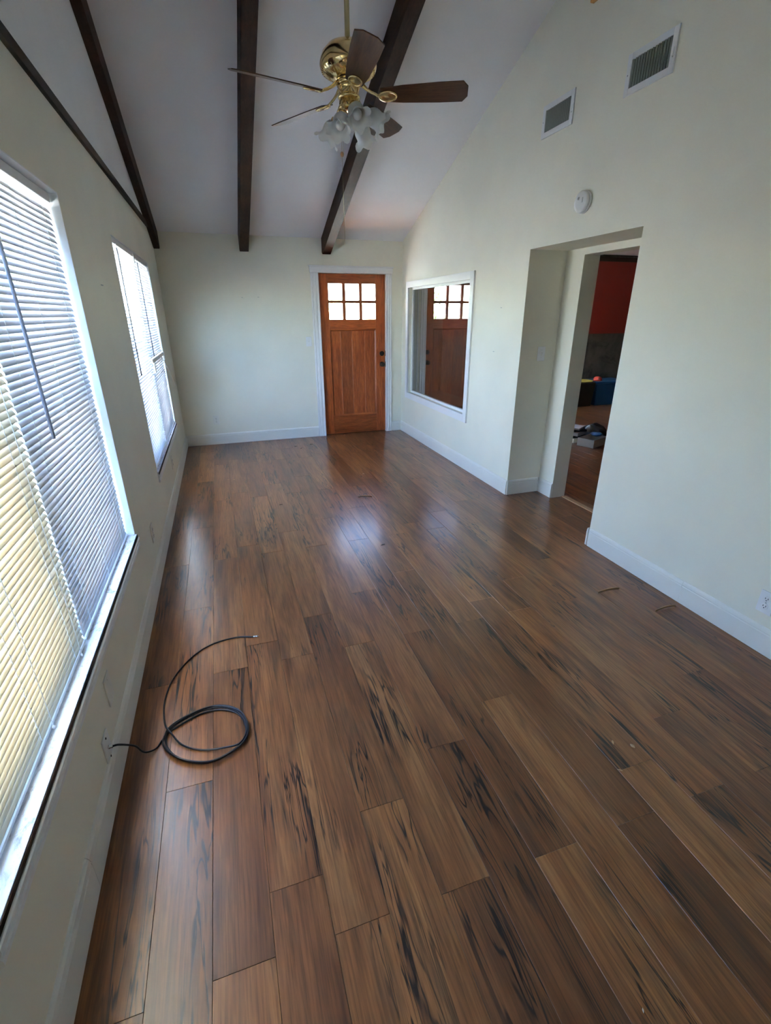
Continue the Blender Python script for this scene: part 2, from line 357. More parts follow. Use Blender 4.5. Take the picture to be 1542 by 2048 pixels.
# ------------------------------------------------------------------ floor: every plank a piece
fl = MB().box(T, 9.35, YN-.15, 7.75, -.06, -.0125)
floor = tag(fl.build('floor', 'floor', org=(0, 0, 0)), 'brown distressed wood plank floor', 'floor', kind='structure')
PW, PL = 0.1595, 1.187
known = {0: 1.369, 1: .768, 2: .927, 3: .765, 4: 1.081, 5: .762, 6: 1.241, 7: .762, 8: 1.394, 9: .763, 10: .928, 11: .764, 12: 1.081, 13: .763, 14: 1.241, 15: .763, 16: .498, 17: .763, -1: .76, -2: .93}
regions = [(XL+.001, XR-.001, YN, YB-.001), (XR, XO-.03, AL0+.001, AL1-.001), (DX0, DX1, YB, YB+.09), (XO+.02, 9.1, .6, 7.58)]
pcache = {}
def plank_mesh(wx, ly):
    key = (round(wx, 4), round(ly, 4))
    if key in pcache: return pcache[key]
    g, ch = 0.0004, 0.0007; a, b = wx/2-g, ly/2-g
    vs = [(-a,-b,-.012),(a,-b,-.012),(a,b,-.012),(-a,b,-.012),(-a,-b,-ch),(a,-b,-ch),(a,b,-ch),(-a,b,-ch),
          (-a+ch,-b+ch,0),(a-ch,-b+ch,0),(a-ch,b-ch,0),(-a+ch,b-ch,0)]
    fs = [(0,1,5,4),(1,2,6,5),(2,3,7,6),(3,0,4,7),(4,5,9,8),(5,6,10,9),(6,7,11,10),(7,4,8,11),(8,9,10,11)]
    me = bpy.data.meshes.new('plank'); me.from_pydata(vs, [], fs); me.materials.append(M['floor']); pcache[key] = me
    return me
def in_wedge(x0, x1, y0, y1):
    for x in (x0, x1):
        if y1 > 0.98*x-.35 and y0 < 1.28*x+.35: return True
    return False
for row in range(-2, 46):
    x0 = -0.377+PW*row; x1 = x0+PW
    off = known.get(row, (random.random()*PL if row % 2 == 0 else .763))
    for n in range(-2, 7):
        y0 = off+PL*n; yy1 = y0+PL
        for ri, (rx0, rx1, ry0, ry1) in enumerate(regions):
            a, b, c2, d2 = max(x0, rx0), min(x1, rx1), max(y0, ry0), min(yy1, ry1)
            if b-a < .006 or d2-c2 < .006: continue
            if ri == 3 and (not in_wedge(a, b, c2, d2) or a > 7.2): continue
            ob = bpy.data.objects.new('plank', plank_mesh(b-a, d2-c2)); COL.objects.link(ob); ob.parent = floor
            ob.location = ((a+b)/2, (c2+d2)/2, random.uniform(-.0003, 0.0))
box('threshold_strip', 'tan_chip', floor, XO-.03, XO+.02, DW0, DW1, -.012, .004)
box('door_threshold', 'bronze', floor, DX0, DX1, YB+.091, YB+.17, -.06, .016)

# ------------------------------------------------------------------ baseboards
def baseboard(name, runs, label):
    """runs: (x0,y0,x1,y1,nx,ny): wall line and the direction into the room"""
    root = empty(name, ((runs[0][0]+runs[0][2])/2, (runs[0][1]+runs[0][3])/2, 0), label, 'baseboard', kind='structure')
    for (xa, ya, xb, yb, nx, ny) in runs:
        prof = [(0, .002), (.0135, .002), (.0135, .108), (.0115, .112), (.0115, .116), (.013, .119), (.010, .131), (.005, .138), (0, .140)]
        poly = [(xa+nx*d, ya+ny*d, z) for d, z in prof]
        MB().prism(poly, (xb-xa, yb-ya, 0)).build('board', 'base', root)
    return root
baseboard('baseboard_left', [(XL, YN, XL, 1.10, 1, 0), (XL, 1.1015, XL, 4.0, 1, 0), (XL, 4.0015, XL, YB-.0145, 1, 0)], 'cream baseboard running under the blind-covered windows')
baseboard('baseboard_back', [(XL, YB, 1.175, YB, 0, -1), (2.241, YB, XR-.0145, YB, 0, -1)], 'cream baseboard along the front door wall')
baseboard('baseboard_right', [(XR, AL0-.012, XR, 1.72, -1, 0), (XR, 1.7185, XR, YN, -1, 0), (XR, AL1, XR, 4.06, -1, 0), (XR, 4.0615, XR, YB, -1, 0)], 'white baseboard along the tall right wall')
baseboard('baseboard_alcove', [(XR, AL1, ALX-.0145, AL1, 0, -1), (ALX, AL1, ALX, DW1+.002, -1, 0), (ALX, DW0-.002, ALX, AL0, -1, 0), (XR-.012, AL0, ALX-.0145, AL0, 0, 1)], 'white baseboard returning into the doorway alcove')

# dark strip on the left wall
tr = MB(); tr.box(XL, XL+.018, YN, YB-.18, 2.396, 2.440)
tag(tr.build('trim_1', 'brown_board'), 'thin dark stained strip running level along the left wall', 'trim', kind='structure')

# ------------------------------------------------------------------ beams
def beam(xa, xb, label, depth=.192):
    root = empty('ceiling_beam', ((xa+xb)/2, YR, ZR-depth), label, 'beam', 'dark beams under the sloping ceiling')
    MB().prism([(xa, YR, ZR), (xa, YB-.0005, zceil(YB)), (xa, YB-.0005, zceil(YB)-depth+.035), (xa, YB-.045, zceil(YB-.045)-depth), (xa, YR, ZR-depth)], (xb-xa, 0, 0)).build('rafter', 'beam', root, .003)
    MB().prism([(xa, YR-.001, ZR), (xa, YR-.001, ZR-depth), (xa, YN+.001, zceil(YN)-depth), (xa, YN+.001, zceil(YN))], (xb-xa, 0, 0)).build('rafter', 'beam', root, .003)
    return root
beam(XL+.001, XL+.062, 'dark wooden ceiling beam tight against the left window wall')
beam(.368, .468, 'middle dark wooden ceiling beam, left of the ceiling fan')
beam(1.337, 1.437, 'dark wooden ceiling beam passing behind the fan towards the front door')

# ------------------------------------------------------------------ front door
door = empty('door_1', ((DX0+DX1)/2, YB+.06, 0), 'red-brown wooden front door with six glass lights and one panel', 'door', kind='structure')
yd0, yd1 = YB+.035, YB+.080
PXs = [(1.405, 1.586), (1.627, 1.809), (1.849, 2.031)]; PZs = [(1.735, 1.930), (1.506, 1.702)]
pz0, pz1 = .258, 1.380; zb0 = .007
box('stile', 'door', door, DX0+.002, 1.405, yd0, yd1, zb0, DZ-.003, .002)
box('stile', 'door', door, 2.031, DX1-.002, yd0, yd1, zb0, DZ-.003, .002)
box('rail', 'door_h', door, 1.405, 2.031, yd0+.0005, yd1, 1.930, DZ-.003, .0015)
box('rail', 'door_h', door, 1.405, 2.031, yd0+.0005, yd1, pz1, 1.506, .0015)
box('rail', 'door_h', door, 1.405, 2.031, yd0+.0005, yd1, zb0, pz0, .0015)
for a, b in ((1.586, 1.627), (1.809, 1.849)): box('muntin', 'door', door, a, b, yd0+.003, yd1, 1.506, 1.930, .003)
for a, b in PXs: box('muntin', 'door_h', door, a, b, yd0+.004, yd1, 1.702, 1.735, .003)
for a, b in PXs:
    for c2, d2 in PZs: box('pane', 'glass', door, a, b, yd0+.022, yd0+.026, c2, d2)
xs = [1.405, 1.545, 1.70, 1.875, 2.031]
for a, b in zip(xs, xs[1:]): box('panel_board', 'door', door, a+.0006, b-.0006, yd0+.016, yd0+.036, pz0, pz1)
for prm in ((1.405, 1.421, pz0, pz1), (2.015, 2.031, pz0, pz1)):
    MB().prism([(prm[0], yd0+.016, prm[2]), (prm[0], yd0+(.002 if prm[0] < 1.7 else .014), prm[2]), (prm[1], yd0+(.014 if prm[0] < 1.7 else .002), prm[2]), (prm[1], yd0+.016, prm[2])], (0, 0, prm[3]-prm[2])).build('panel_moulding', 'door', door)
for z0, z1, s0, s1 in ((pz0, pz0+.016, .002, .014), (pz1-.016, pz1, .014, .002)):
    MB().prism([(1.405, yd0+.016, z0), (1.405, yd0+s0, z0), (1.405, yd0+s1, z1), (1.405, yd0+.016, z1)], (.626, 0, 0)).build('panel_moulding', 'door_h', door)
box('door_sweep', 'bronze', door, DX0+.002, DX1-.002, YB+.081, YB+.0905, .0005, .03)
RY = rot_to((0, -1, 0))
kn = MB().lathe([(.033, 0), (.033, .006), (.029, .010), (.012, .013), (.011, .032), (.020, .038), (.028, .047), (.029, .056), (.024, .063), (.010, .067), (.001, .068)], (2.112, yd0, .93), RY, 28).build('door_knob', 'bronze', door)
db = MB().lathe([(.032, 0), (.032, .008), (.027, .014), (.012, .018), (.001, .019)], (2.112, yd0, 1.07), RY, 28).build('deadbolt', 'bronze', door)
MB().box(2.107, 2.117, yd0-.034, yd0-.014, 1.052, 1.088).build('thumb_turn', 'bronze', db, .002)
box('strike_plate', 'bronze', door, DX1-.001, DX1+.010, YB+.018, YB+.036, .895, .965)
box('strike_plate', 'bronze', door, DX1-.001, DX1+.010, YB+.018, YB+.036, 1.035, 1.105)
for z in (.30, 1.045, 1.83):
    hg = MB().tube([(DX0+.001, yd0-.006, z-.045), (DX0+.001, yd0-.006, z+.045)], .0075, 10).build('hinge', 'bronze', door)
    for t in (-.052, .048): MB().lathe([(.005, 0), (.006, .003), (.001, .006)], (DX0+.001, yd0-.006, z+t), None, 10).build('finial', 'bronze', hg)
# door casing
cs = empty('trim_2', ((DX0+DX1)/2, YB, 0), 'white painted casing around the wooden front door', 'trim', kind='structure')
def casing_leg(xa, xb, inner_right):
    w = xb-xa; pr = [(0, 0), (0, .016), (.18, .018), (.24, .013), (.34, .013), (.40, .019), (.62, .019), (.68, .014), (.78, .014), (.84, .020), (1, .020), (1, 0)]
    pts = [((xa+u*w) if inner_right else (xb-u*w), YB-d, 0.001) for u, d in pr]
    MB().prism(pts, (0, 0, 2.047)).build('casing_leg', 'trim', cs)
casing_leg(1.178, DX0+.004, True); casing_leg(DX1-.004, 2.240, False)
box('casing_head', 'trim', cs, 1.170, 2.248, YB-.023, YB, 2.048, 2.112, .002)
box('casing_cap', 'trim', cs, 1.160, 2.258, YB-.032, YB, 2.112, 2.128, .003)
box('jamb', 'trim', cs, DX0-.012, DX0, YB, YB+.16, 0, DZ+.012); box('jamb', 'trim', cs, DX1, DX1+.012, YB, YB+.16, 0, DZ+.012)
box('jamb', 'trim', cs, DX0, DX1, YB, YB+.16, DZ, DZ+.012)
box('door_stop', 'trim', cs, DX0, DX0+.012, yd1+.001, yd1+.03, .012, DZ); box('door_stop', 'trim', cs, DX1-.012, DX1, yd1+.001, yd1+.03, .012, DZ)
box('door_stop', 'trim', cs, DX0+.012, DX1-.012, yd1+.001, yd1+.03, DZ-.012, DZ)

# ------------------------------------------------------------------ left windows
def window(name, y0, y1, label):
    root = empty(name, (XL-.12, (y0+y1)/2, WZ0), label, 'window', kind='structure')
    xa, xb = XL-.185, XL-.120; ym = (y0+y1)/2; z0, z1 = WZ0, WZ1
    f = MB(); f.box(xa, xb, y0, y0+.04, z0, z1); f.box(xa, xb, y1-.04, y1, z0, z1); f.box(xa, xb, y0+.04, y1-.04, z1-.04, z1); f.box(xa, xb, y0+.04, y1-.04, z0, z0+.04)
    f.build('frame', 'trim', root)
    box('mullion', 'trim', root, xa, xb, ym-.04, ym+.04, z0+.04, z1-.04)
    zm = (z0+z1)/2
    for a, b in ((y0+.04, ym-.04), (ym+.04, y1-.04)):
        for zz0, zz1, xo in ((z0+.04, zm+.018, 0), (zm-.018, z1-.04, -.028)):
            s = MB(); X0, X1 = xa+.034+xo, xa+.058+xo
            s.box(X0, X1, a, a+.03, zz0, zz1); s.box(X0, X1, b-.03, b, zz0, zz1); s.box(X0, X1, a+.03, b-.03, zz0, zz0+.036); s.box(X0, X1, a+.03, b-.03, zz1-.036, zz1)
            sh = s.build('sash', 'trim', root)
            box('pane', 'glass', sh, X0+.010, X0+.014, a+.03, b-.03, zz0+.036, zz1-.036)
    # reveal linings, sill and apron
    box('reveal_lining', 'trim', root, xb, XL-.0005, y0, y0+.004, z0, z1); box('reveal_lining', 'trim', root, xb, XL-.0005, y1-.004, y1, z0, z1)
    box('reveal_lining', 'trim', root, xb, XL-.0005, y0+.004, y1-.004, z1-.004, z1)
    box('sill', 'sill', root, xb, XL+.008, y0, y1, z0-.022, z0)
    box('sill_edge', 'brown_board', root, XL+.008, XL+.0105, y0, y1+.003, z0-.019, z0-.004)
    ap = MB(); prof = [(0, -.075), (.009, -.075), (.012, -.070), (.012, -.056), (.009, -.052), (.009, -.044), (.013, -.040), (.016, -.032), (.016, -.024), (.013, -.020), (0, -.020)]
    ap.prism([(XL+d, y0-.01, z0+z) for d, z in prof], (0, y1-y0+.02, 0)); ap.build('apron', 'trim', root)
    return root
window('window_1', *W1, 'large left window nearest the viewer with a worn white sill')
window('window_2', *W2, 'far left window nearer the front door with a dark-edged sill')

# ------------------------------------------------------------------ venetian blinds
scache = {}
def slat_mesh(L, mat):
    key = (round(L, 4), mat)
    if key in scache: return scache[key]
    w, cr, th, n = .0255, .0024, .0005, 6; vs = []; fs = []
    for y in (-L/2, L/2):
        for sgn in (0, 1):
            for i in range(n+1):
                u = -1+2*i/n; vs.append((u*w/2, y, cr*(1-u*u)-cr/2+sgn*th))
    q = 2*(n+1)
    for i in range(n):
        fs.append((i, i+1, q+i+1, q+i)); fs.append((n+1+i, q+n+1+i, q+n+2+i, n+2+i))
        fs.append((i, n+1+i, n+2+i, i+1)); fs.append((q+i, q+i+1, q+n+2+i, q+n+1+i))
    fs.append((0, q, q+n+1, n+1)); fs.append((n, 2*n+1, q+2*n+1, q+n))
    me = bpy.data.meshes.new('slat'); me.from_pydata(vs, [], fs); me.polygons.foreach_set('use_smooth', [True]*len(fs))
    me.materials.append(M[mat]); scache[key] = me; return me
def blind(label, y0, y1, ztop, zbot, xc, mat, tilt, jitter, wand=None, cords=(), rail_mat='white_plastic', stuck=(), pitch=.0215, head=True, wandmat='wand', wr=.0045):
    root = empty('venetian_blind', (xc, (y0+y1)/2, zbot), label, 'blind', 'venetian blinds in the left windows')
    L = y1-y0
    hd = MB(); hd.box(xc-.013, xc+.013, y0, y1, ztop-.036, ztop-.002); hd.build('headrail', rail_mat, root, .003)
    box('bottom_rail', rail_mat, root, xc-.012, xc+.012, y0+.002, y1-.002, zbot, zbot+.011, .003)
    me = slat_mesh(L-.006, mat); z = zbot+.022; zs = []
    while z < ztop-.048: zs.append(z); z += pitch
    for i, z in enumerate(zs):
        o = bpy.data.objects.new('slat', me); COL.objects.link(o); o.parent = root
        t = tilt + random.uniform(-jitter, jitter)
        for k, dt in stuck:
            if i == k: t += dt
        o.location = Vector((xc, (y0+y1)/2, z)) - wloc(root)
        o.rotation_euler = (random.uniform(-.0012, .0012), R(t), random.uniform(-.002, .002))
    for yy in (y0+.11, (y0+y1)/2, y1-.11):
        mb = MB(); pts = []
        for i, z in enumerate(zs):
            pts.append((xc+.0068, yy, z-.0107)); pts.append((xc+.0054, yy, z+.0020))
        mb.tube([(xc+.007, yy, zbot+.005)] + pts + [(xc+.007, yy, ztop-.03)], .0009, 4); mb.build('ladder_string', 'string', root)
    for yy in cords:
        MB().tube([(xc+.016, yy, zbot+.004), (xc+.016, yy+.004, (zbot+ztop)/2), (xc+.016, yy, ztop-.03)], .0009, 5).build('lift_cord', 'string', root)
        MB().lathe([(.002, 0), (.005, .002), (.005, .008), (.002, .012)], (xc+.016, yy, zbot-.004), None, 8).build('cord_button', 'white_plastic', root)
    if wand:
        yw, zt, zb = wand
        wd = MB().tube([(xc+.021, yw, zb), (xc+.021, yw, zt-.05), (xc+.019, yw, zt-.01)], wr, 6).build('tilt_wand', wandmat, root)
        MB().tube([(xc+.019, yw, zt-.012), (xc+.019, yw, zt+.012), (xc+.012, yw, zt+.02)], .0015, 6).build('wand_hook', 'steel', wd)
    return root
XB = XL-.043
ym1 = (W1[0]+W1[1])/2
ST = tuple((k, dt) for k, dt in ((14, -16), (22, -14), (9, -10), (31, -10)))
blind('yellowed cream venetian blind at the viewer end of the near window', W1[0]+.008, ym1-.004, WZ1-.005, WZ0+.006, XB, 'slat_cream', 56, 1.6, None, (1.247, 1.57), 'white_plastic', ST)
blind('white venetian blind in the far half of the near window with thick grey wand', ym1+.004, W1[1]-.010, WZ1-.005, WZ0+.006, XB, 'slat', 62, 0.8, (1.858, 1.98, 1.188), (), 'white_plastic', (), .0215, True, 'wand', .0055)
XB2 = XL-.020
ym2 = (W2[0]+W2[1])/2
blind('white venetian blind in the near half of the far window', W2[0]+.008, ym2-.004, WZ1-.005, WZ0+.006, XB2, 'slat', 14, 1.5, (W2[0]+.14, 1.985, 1.175), (), 'white_plastic', (), .0215, True, 'wand_dark', .0045)
blind('white venetian blind over the upper far half of the far window', ym2+.004, W2[1]-.006, WZ1-.005, 1.228, XB2-.004, 'slat', 42, 1.2, (ym2+.17, 1.98, 1.234), (), 'white_plastic', (), .0215, True, 'wand_dark', .0045)
lb = blind('white venetian blind over the lower far half of the far window with crooked rod', ym2+.004, W2[1]-.006, 1.222, WZ0+.006, XB2+.004, 'slat', 56, 1.2, None, (), 'white_plastic', ())
rm = Matrix.Rotation(R(-18), 3, 'X')
MB().obox((XB2+.022, W2[1]+.002, 1.184), (.014, .012, .080), rm).build('end_bracket', 'white_plastic', lb, .002)
MB().obox((XB2+.022, ym2+.03, 1.15), (.010, .05, .085), Matrix.Identity(3)).build('end_bracket', 'white_plastic', lb, .002)
MB().tube([(XB2+.03, W2[1]-.33, 1.196), (XL+.03, W2[1]+.05, 1.02), (XL+.045, W2[1]+.19, .862)], .0035, 7).build('tilt_rod', 'plastic', lb)
# centre support clip and corner clip on the far window
cl = MB(); cl.box(XB2+.012, XB2+.020, ym2-.018, ym2+.018, WZ1-.085, WZ1+.022); cl.box(XB2+.0, XB2+.020, ym2-.022, ym2-.008, WZ1+.022, WZ1+.034)
tag(cl.build('blind_clip', 'white_plastic', None, .002), 'small white clip sticking up between two blinds of the far window', 'clip')

# ------------------------------------------------------------------ interior window in the right wall
iw = empty('window_3', (XR, (IW[0]+IW[1])/2, IW[2]), 'dark inner window in the right wall mirroring the front door', 'window', kind='structure')
fy0, fy1, fz0, fz1 = 4.487, 6.308, .502, 1.948; t = .018
for a, b, c2, d2, n in ((fy0, IW[0]+.006, fz0, fz1, 'casing_leg'), (IW[1]-.006, fy1, fz0, fz1, 'casing_leg'), (IW[0]+.006, IW[1]-.006, IW[3]-.006, fz1, 'casing_head'), (IW[0]+.006, IW[1]-.006, fz0, IW[2]+.006, 'casing_sill')):
    box(n, 'trim', iw, XR-t, XR, a, b, c2, d2, .002)
xs0, xs1 = XR+.001, XR+.14
fr = MB()
fr.box(XR+.045, XR+.085, IW[0], IW[0]+.028, IW[2], IW[3]); fr.box(XR+.045, XR+.085, IW[1]-.028, IW[1], IW[2], IW[3])
fr.box(XR+.045, XR+.085, IW[0]+.028, IW[1]-.028, IW[3]-.028, IW[3]); fr.box(XR+.045, XR+.085, IW[0]+.028, IW[1]-.028, IW[2], IW[2]+.028)
fr.build('sash', 'trim', iw)
box('pane', 'glass_mirror', iw, XR+.060, XR+.065, IW[0]+.028, IW[1]-.028, IW[2]+.028, IW[3]-.028)

# ------------------------------------------------------------------ ceiling fan
FX, FY, FZ = 0.857, 3.21, 2.745
fan = empty('ceiling_fan', (FX, FY, FZ), 'brass ceiling fan with five dark wooden blades and tulip glass lights', 'ceiling fan')
P = lambda r, a, z: (FX+r*math.cos(a), FY+r*math.sin(a), FZ+z)
MB().tube([(FX, FY, FZ+.15), (FX, FY, zceil(FY)-.05)], .0135, 14).build('downrod', 'rod', fan)
MB().lathe([(.02, 0), (.06, .03), (.075, .07), (.075, .085)], (FX, FY, zceil(FY)-.105), None, 28).build('canopy', 'brass', fan)
motor = MB().lathe([(.020, .185), (.040, .172), (.075, .165), (.110, .150), (.138, .122), (.152, .090), (.155, .070), (.150, .052), (.132, .036), (.104, .022), (.080, .016), (.064, .014)][::-1], (FX, FY, FZ), None, 48).build('motor_housing', 'brass', fan)
for i in range(40):
    a = 2*math.pi*i/40
    MB().tube([P(.100, a, .0205), P(.146, a, .045)], .0022, 4).build('vent_rib', 'brass', motor)
MB().lathe([(.050, -.014), (.066, -.012), (.068, -.004), (.068, .008), (.062, .013), (.05, .014)], (FX, FY, FZ), None, 40).build('flywheel_ring', 'brass', fan)
MB().lathe([(.060, -.014), (.064, -.020), (.058, -.026), (.056, -.058), (.062, -.064), (.060, -.070), (.048, -.076)], (FX, FY, FZ), None, 40).build('switch_housing', 'brass', fan)
MB().lathe([(.048, -.074), (.052, -.078), (.055, -.100), (.062, -.112), (.060, -.120), (.030, -.126)], (FX, FY, FZ), None, 40,
           mod=lambda t_, a, r, h: (r*(1+.025*math.cos(20*a)), h)).build('light_fitter', 'brass', fan)
PH0 = -0.419
# blade mesh: along +X
bl = MB(); oy = [(.178, .046), (.30, .060), (.50, .070), (.625, .071), (.652, .034)]
pts = [(r, w_) for r, w_ in oy] + [(r, -w_) for r, w_ in reversed(oy)]
tp = math.tan(R(17)); th = .0055
vsb = [(r, t_*math.cos(R(17)), -tp*t_*math.cos(R(17))) for r, t_ in pts]
bl.prism(vsb, (0, 0, th))
bme = None; irons = None
for k in range(5):
    a = PH0 + k*2*math.pi/5
    if bme is None:
        b0 = bl.build('blade', 'blade', None, .0015, (0, 0, 0)); bme = b0
        ir = MB()
        ir.tube([(.058, 0, .060), (.080, 0, .046), (.100, 0, .030), (.125, 0, .016), (.150, 0, .006), (.172, 0, -.003)], [.012, .010, .008, .007, .007, .008], 8)
        n = 24; rim = []
        for i in range(n):
            an = 2*math.pi*i/n; t_ = .032*math.sin(an); rim.append((.216+.048*math.cos(an), t_, -tp*t_-.004))
        ir.tube(rim, .0055, 6, True)
        i0 = ir.build('blade_iron', 'brass', None, 0, (0, 0, 0))
        ml = MB(); cpts = [(.216, 0, -.011)] + [(.216+.045*math.cos(2*math.pi*i/n), .029*math.sin(2*math.pi*i/n), -tp*.029*math.sin(2*math.pi*i/n)-.005) for i in range(n)]
        ml.add(cpts, [(0, 1+(i+1) % n, 1+i) for i in range(n)], True); ml.add([(p[0], p[1], p[2]+.006) for p in cpts], [(0, 1+i, 1+(i+1) % n) for i in range(n)], True)
        m0 = ml.build('medallion', 'brass', None, 0, (0, 0, 0)); irons = (i0, m0)
        obs = (b0, i0, m0)
    else:
        obs = tuple(q_.copy() for q_ in (bme, *irons))
        for q_ in obs: COL.objects.link(q_)
    b_, i_, m_ = obs
    for q_ in (b_, i_): q_.parent = fan; q_.location = (0, 0, -.062); q_.rotation_euler = (0, 0, a)
    m_.parent = i_; m_.location = (0, 0, 0); m_.rotation_euler = (0, 0, 0)
# light shades
def ruffle(t_, a, r, h):
    k_ = max(0, (t_-.55)/.45)**1.6
    return r*(1+.13*k_*math.cos(6*a)), h+.010*k_*math.cos(6*a+1.2)
for adeg, rc0, zc0, tdeg in ((-80, .100, -.166, 42), (-20, .152, -.166, 58), (44, .155, -.196, 42), (136, .132, -.208, 38), (226, .104, -.214, 34)):
    a = R(adeg); tilt = R(tdeg)
    d = Vector((math.cos(a)*math.sin(tilt), math.sin(a)*math.sin(tilt), -math.cos(tilt)))
    n0 = Vector(P(rc0, a, zc0)) - d*.066; rt = rot_to(d)
    MB().tube([P(.045, a, -.098), tuple((Vector(P(.062, a, -.106))*1.0)), tuple(n0)], .010, 8).build('lamp_arm', 'brass', fan)
    MB().lathe([(.012, -.012), (.024, -.008), (.026, .006), (.024, .012)], n0, rt, 20).build('socket_cup', 'brass', fan)
    prof = [(.021, .008), (.032, .014), (.042, .028), (.047, .046), (.046, .062), (.044, .076), (.048, .089), (.057, .101), (.068, .110)]
    inner = [(r-.0018, h) for r, h in reversed(prof)]
    sh = MB().lathe(prof, n0, rt, 36, ruffle, False).build('glass_shade', 'shade', fan)
    MB().lathe([(.010, .012), (.012, .03), (.022, .05), (.026, .066), (.022, .082), (.010, .091), (.001, .092)], n0, rt, 18).build('bulb', 'white_plastic', fan)
ch = MB().tube([(.800, FY-.03, 2.665), (.800, FY-.03, 1.960)], .0011, 5).build('pull_chain', 'rod', fan)
MB().lathe([(.002, -.013), (.008, -.009), (.0105, 0), (.008, .009), (.002, .013)], (.800, FY-.03, 2.41), None, 14).build('chain_knob', 'tan_chip', ch)
MB().tube([(.812, FY-.02, 2.665), (.812, FY-.02, 2.425)], .0011, 5).build('pull_chain', 'rod', fan)

# ------------------------------------------------------------------ air vents
def air_vent(y0, y1, z0, z1, label):
    root = empty('air_vent', (XR, (y0+y1)/2, z0), label, 'vent', 'air vents high on the right wall')
    bw = .033; x = XR-.009
    f = MB()
    for a, b, c2, d2 in ((y0, y0+bw, z0, z1), (y1-bw, y1, z0, z1), (y0+bw, y1-bw, z1-bw, z1), (y0+bw, y1-bw, z0, z0+bw)): f.box(x, XR, a, b, c2, d2)
    f.build('frame', 'vent', root, .002)
    box('duct_shade_sheet', 'dark', root, XR-.0012, XR-.0004, y0+bw, y1-bw, z0+bw, z1-bw)  # flat near-black sheet; the shade behind the louvers is put into its colour
    n = 14
    for i in range(n):
        yy = y0+bw+(y1-y0-2*bw)*(i+.5)/n
        MB().obox((XR-.005, yy, (z0+z1)/2), (.0105, .002, z1-z0-2*bw), Matrix.Rotation(R(-30), 3, 'Z')).build('louver', 'louver', root)
    MB().box(x-.004, x, y0+.012, y0+.024, (z0+z1)/2-.022, (z0+z1)/2+.010).build('damper_lever', 'vent', root, .001)
    for yy in (y0+.014, y1-.014): MB().lathe([(.004, 0), (.003, .002), (.0005, .0025)], (x, yy, (z0+z1)/2-(.028 if yy < (y0+y1)/2 else 0)), rot_to((-1, 0, 0)), 10).build('screw', 'louver', root)
air_vent(2.496, 2.833, 2.712, 2.906, 'larger white air vent, nearest the top right corner')
air_vent(3.284, 3.620, 2.722, 2.914, 'white air vent above the smoke alarm, nearer the fan')

# smoke alarm
sa = empty('smoke_alarm', (XR, 3.051, 2.243), 'round white smoke alarm above the doorway alcove', 'smoke alarm')
RX = rot_to((-1, 0, 0))
MB().lathe([(.064, 0), (.066, .004), (.066, .012), (.060, .014)], (XR, 3.051, 2.243), RX, 40).build('base', 'white_plastic', sa)
MB().lathe([(.058, .014), (.058, .018), (.063, .020), (.063, .032), (.058, .039), (.040, .0425), (.001, .0435)], (XR, 3.051, 2.243), RX, 40).build('cover', 'white_plastic', sa)
MB().lathe([(.010, .0425), (.010, .046), (.001, .0465)], (XR, 3.062, 2.262), RX, 16).build('test_button', 'vent', sa)
for i in range(5): box('vent_slot', 'louver', sa, XR-.0445, XR-.041, 3.020, 3.030, 2.236+i*.006, 2.239+i*.006)

# ------------------------------------------------------------------ switches, outlets, plates
def frame_axes(n):
    n = Vector(n); z = Vector((0, 0, 1)); r = z.cross(n); return Matrix((r, z, n)).transposed()     # local x: right, y: up, z: out
def plate(name, c, n, label, cat, w=.072, h=.116, mat='plastic'):
    root = empty(name, c, label, cat); A = frame_axes(n)
    MB().obox(Vector(c)+A @ Vector((0, 0, .003)), (w, h, .006), A).build('cover_plate', mat, root, .002)
    return root, A, Vector(c)
def screws(root, A, c, ys, mat='louver', r=.0035):
    for y in ys: MB().lathe([(r, 0), (r*.8, .0015), (.0004, .002)], c+A @ Vector((0, y, .006)), A, 10).build('screw', mat, root)
def switch(c, n, label):
    root, A, cc = plate('light_switch', c, n, label, 'light switch', mat='white_plastic')
    MB().obox(cc+A @ Vector((0, 0, .007)), (.011, .025, .003), A).build('toggle_frame', 'plastic', root)
    MB().obox(cc+A @ Vector((0, .004, .013)), (.008, .011, .016), A @ Matrix.Rotation(R(-25), 3, 'X')).build('toggle', 'white_plastic', root, .001)
    screws(root, A, cc, (-.030, .030), 'vent')
def outlet(c, n, label, mat='plastic'):
    root, A, cc = plate('wall_outlet', c, n, label, 'outlet', mat=mat)
    for s in (-.020, .020):
        MB().lathe([(.0165, 0), (.0165, .0025), (.0155, .003), (.0004, .003)], cc+A @ Vector((0, s, .006)), A, 20).build('receptacle', mat, root)
        rc = root.children[-1]
        for dx, hh in ((-.0063, .008), (.0063, .0095)): MB().obox(cc+A @ Vector((dx, s+.003, .0092)), (.0024, hh, .0008), A).build('slot', 'dark', rc)
        MB().lathe([(.0026, 0), (.0026, .0006), (.0003, .0008)], cc+A @ Vector((0, s-.0075, .0088)), A, 10).build('slot', 'dark', rc)
    screws(root, A, cc, (0,))
switch((1.112, YB, 1.246), (0, -1, 0), 'white light switch on the wall left of the front door')
switch((2.596, AL1, 1.255), (0, -1, 0), 'white light switch inside the doorway alcove')
outlet((-.146, YB, .317), (0, -1, 0), 'wall outlet low on the front door wall')
outlet((XR, 1.29, .263), (-1, 0, 0), 'wall outlet at the right edge above the white baseboard', 'white_plastic')
outlet((XL, 3.046, .304), (1, 0, 0), 'wall outlet on the left wall between the two windows')
outlet((XL, 4.657, .308), (1, 0, 0), 'wall outlet on the left wall under the far window')
bp, A, cc = plate('blank_plate', (XL, 1.628, .298), (1, 0, 0), 'blank cream wall plate under the near window', 'wall plate')
screws(bp, A, cc, (-.040, .040), 'plastic')
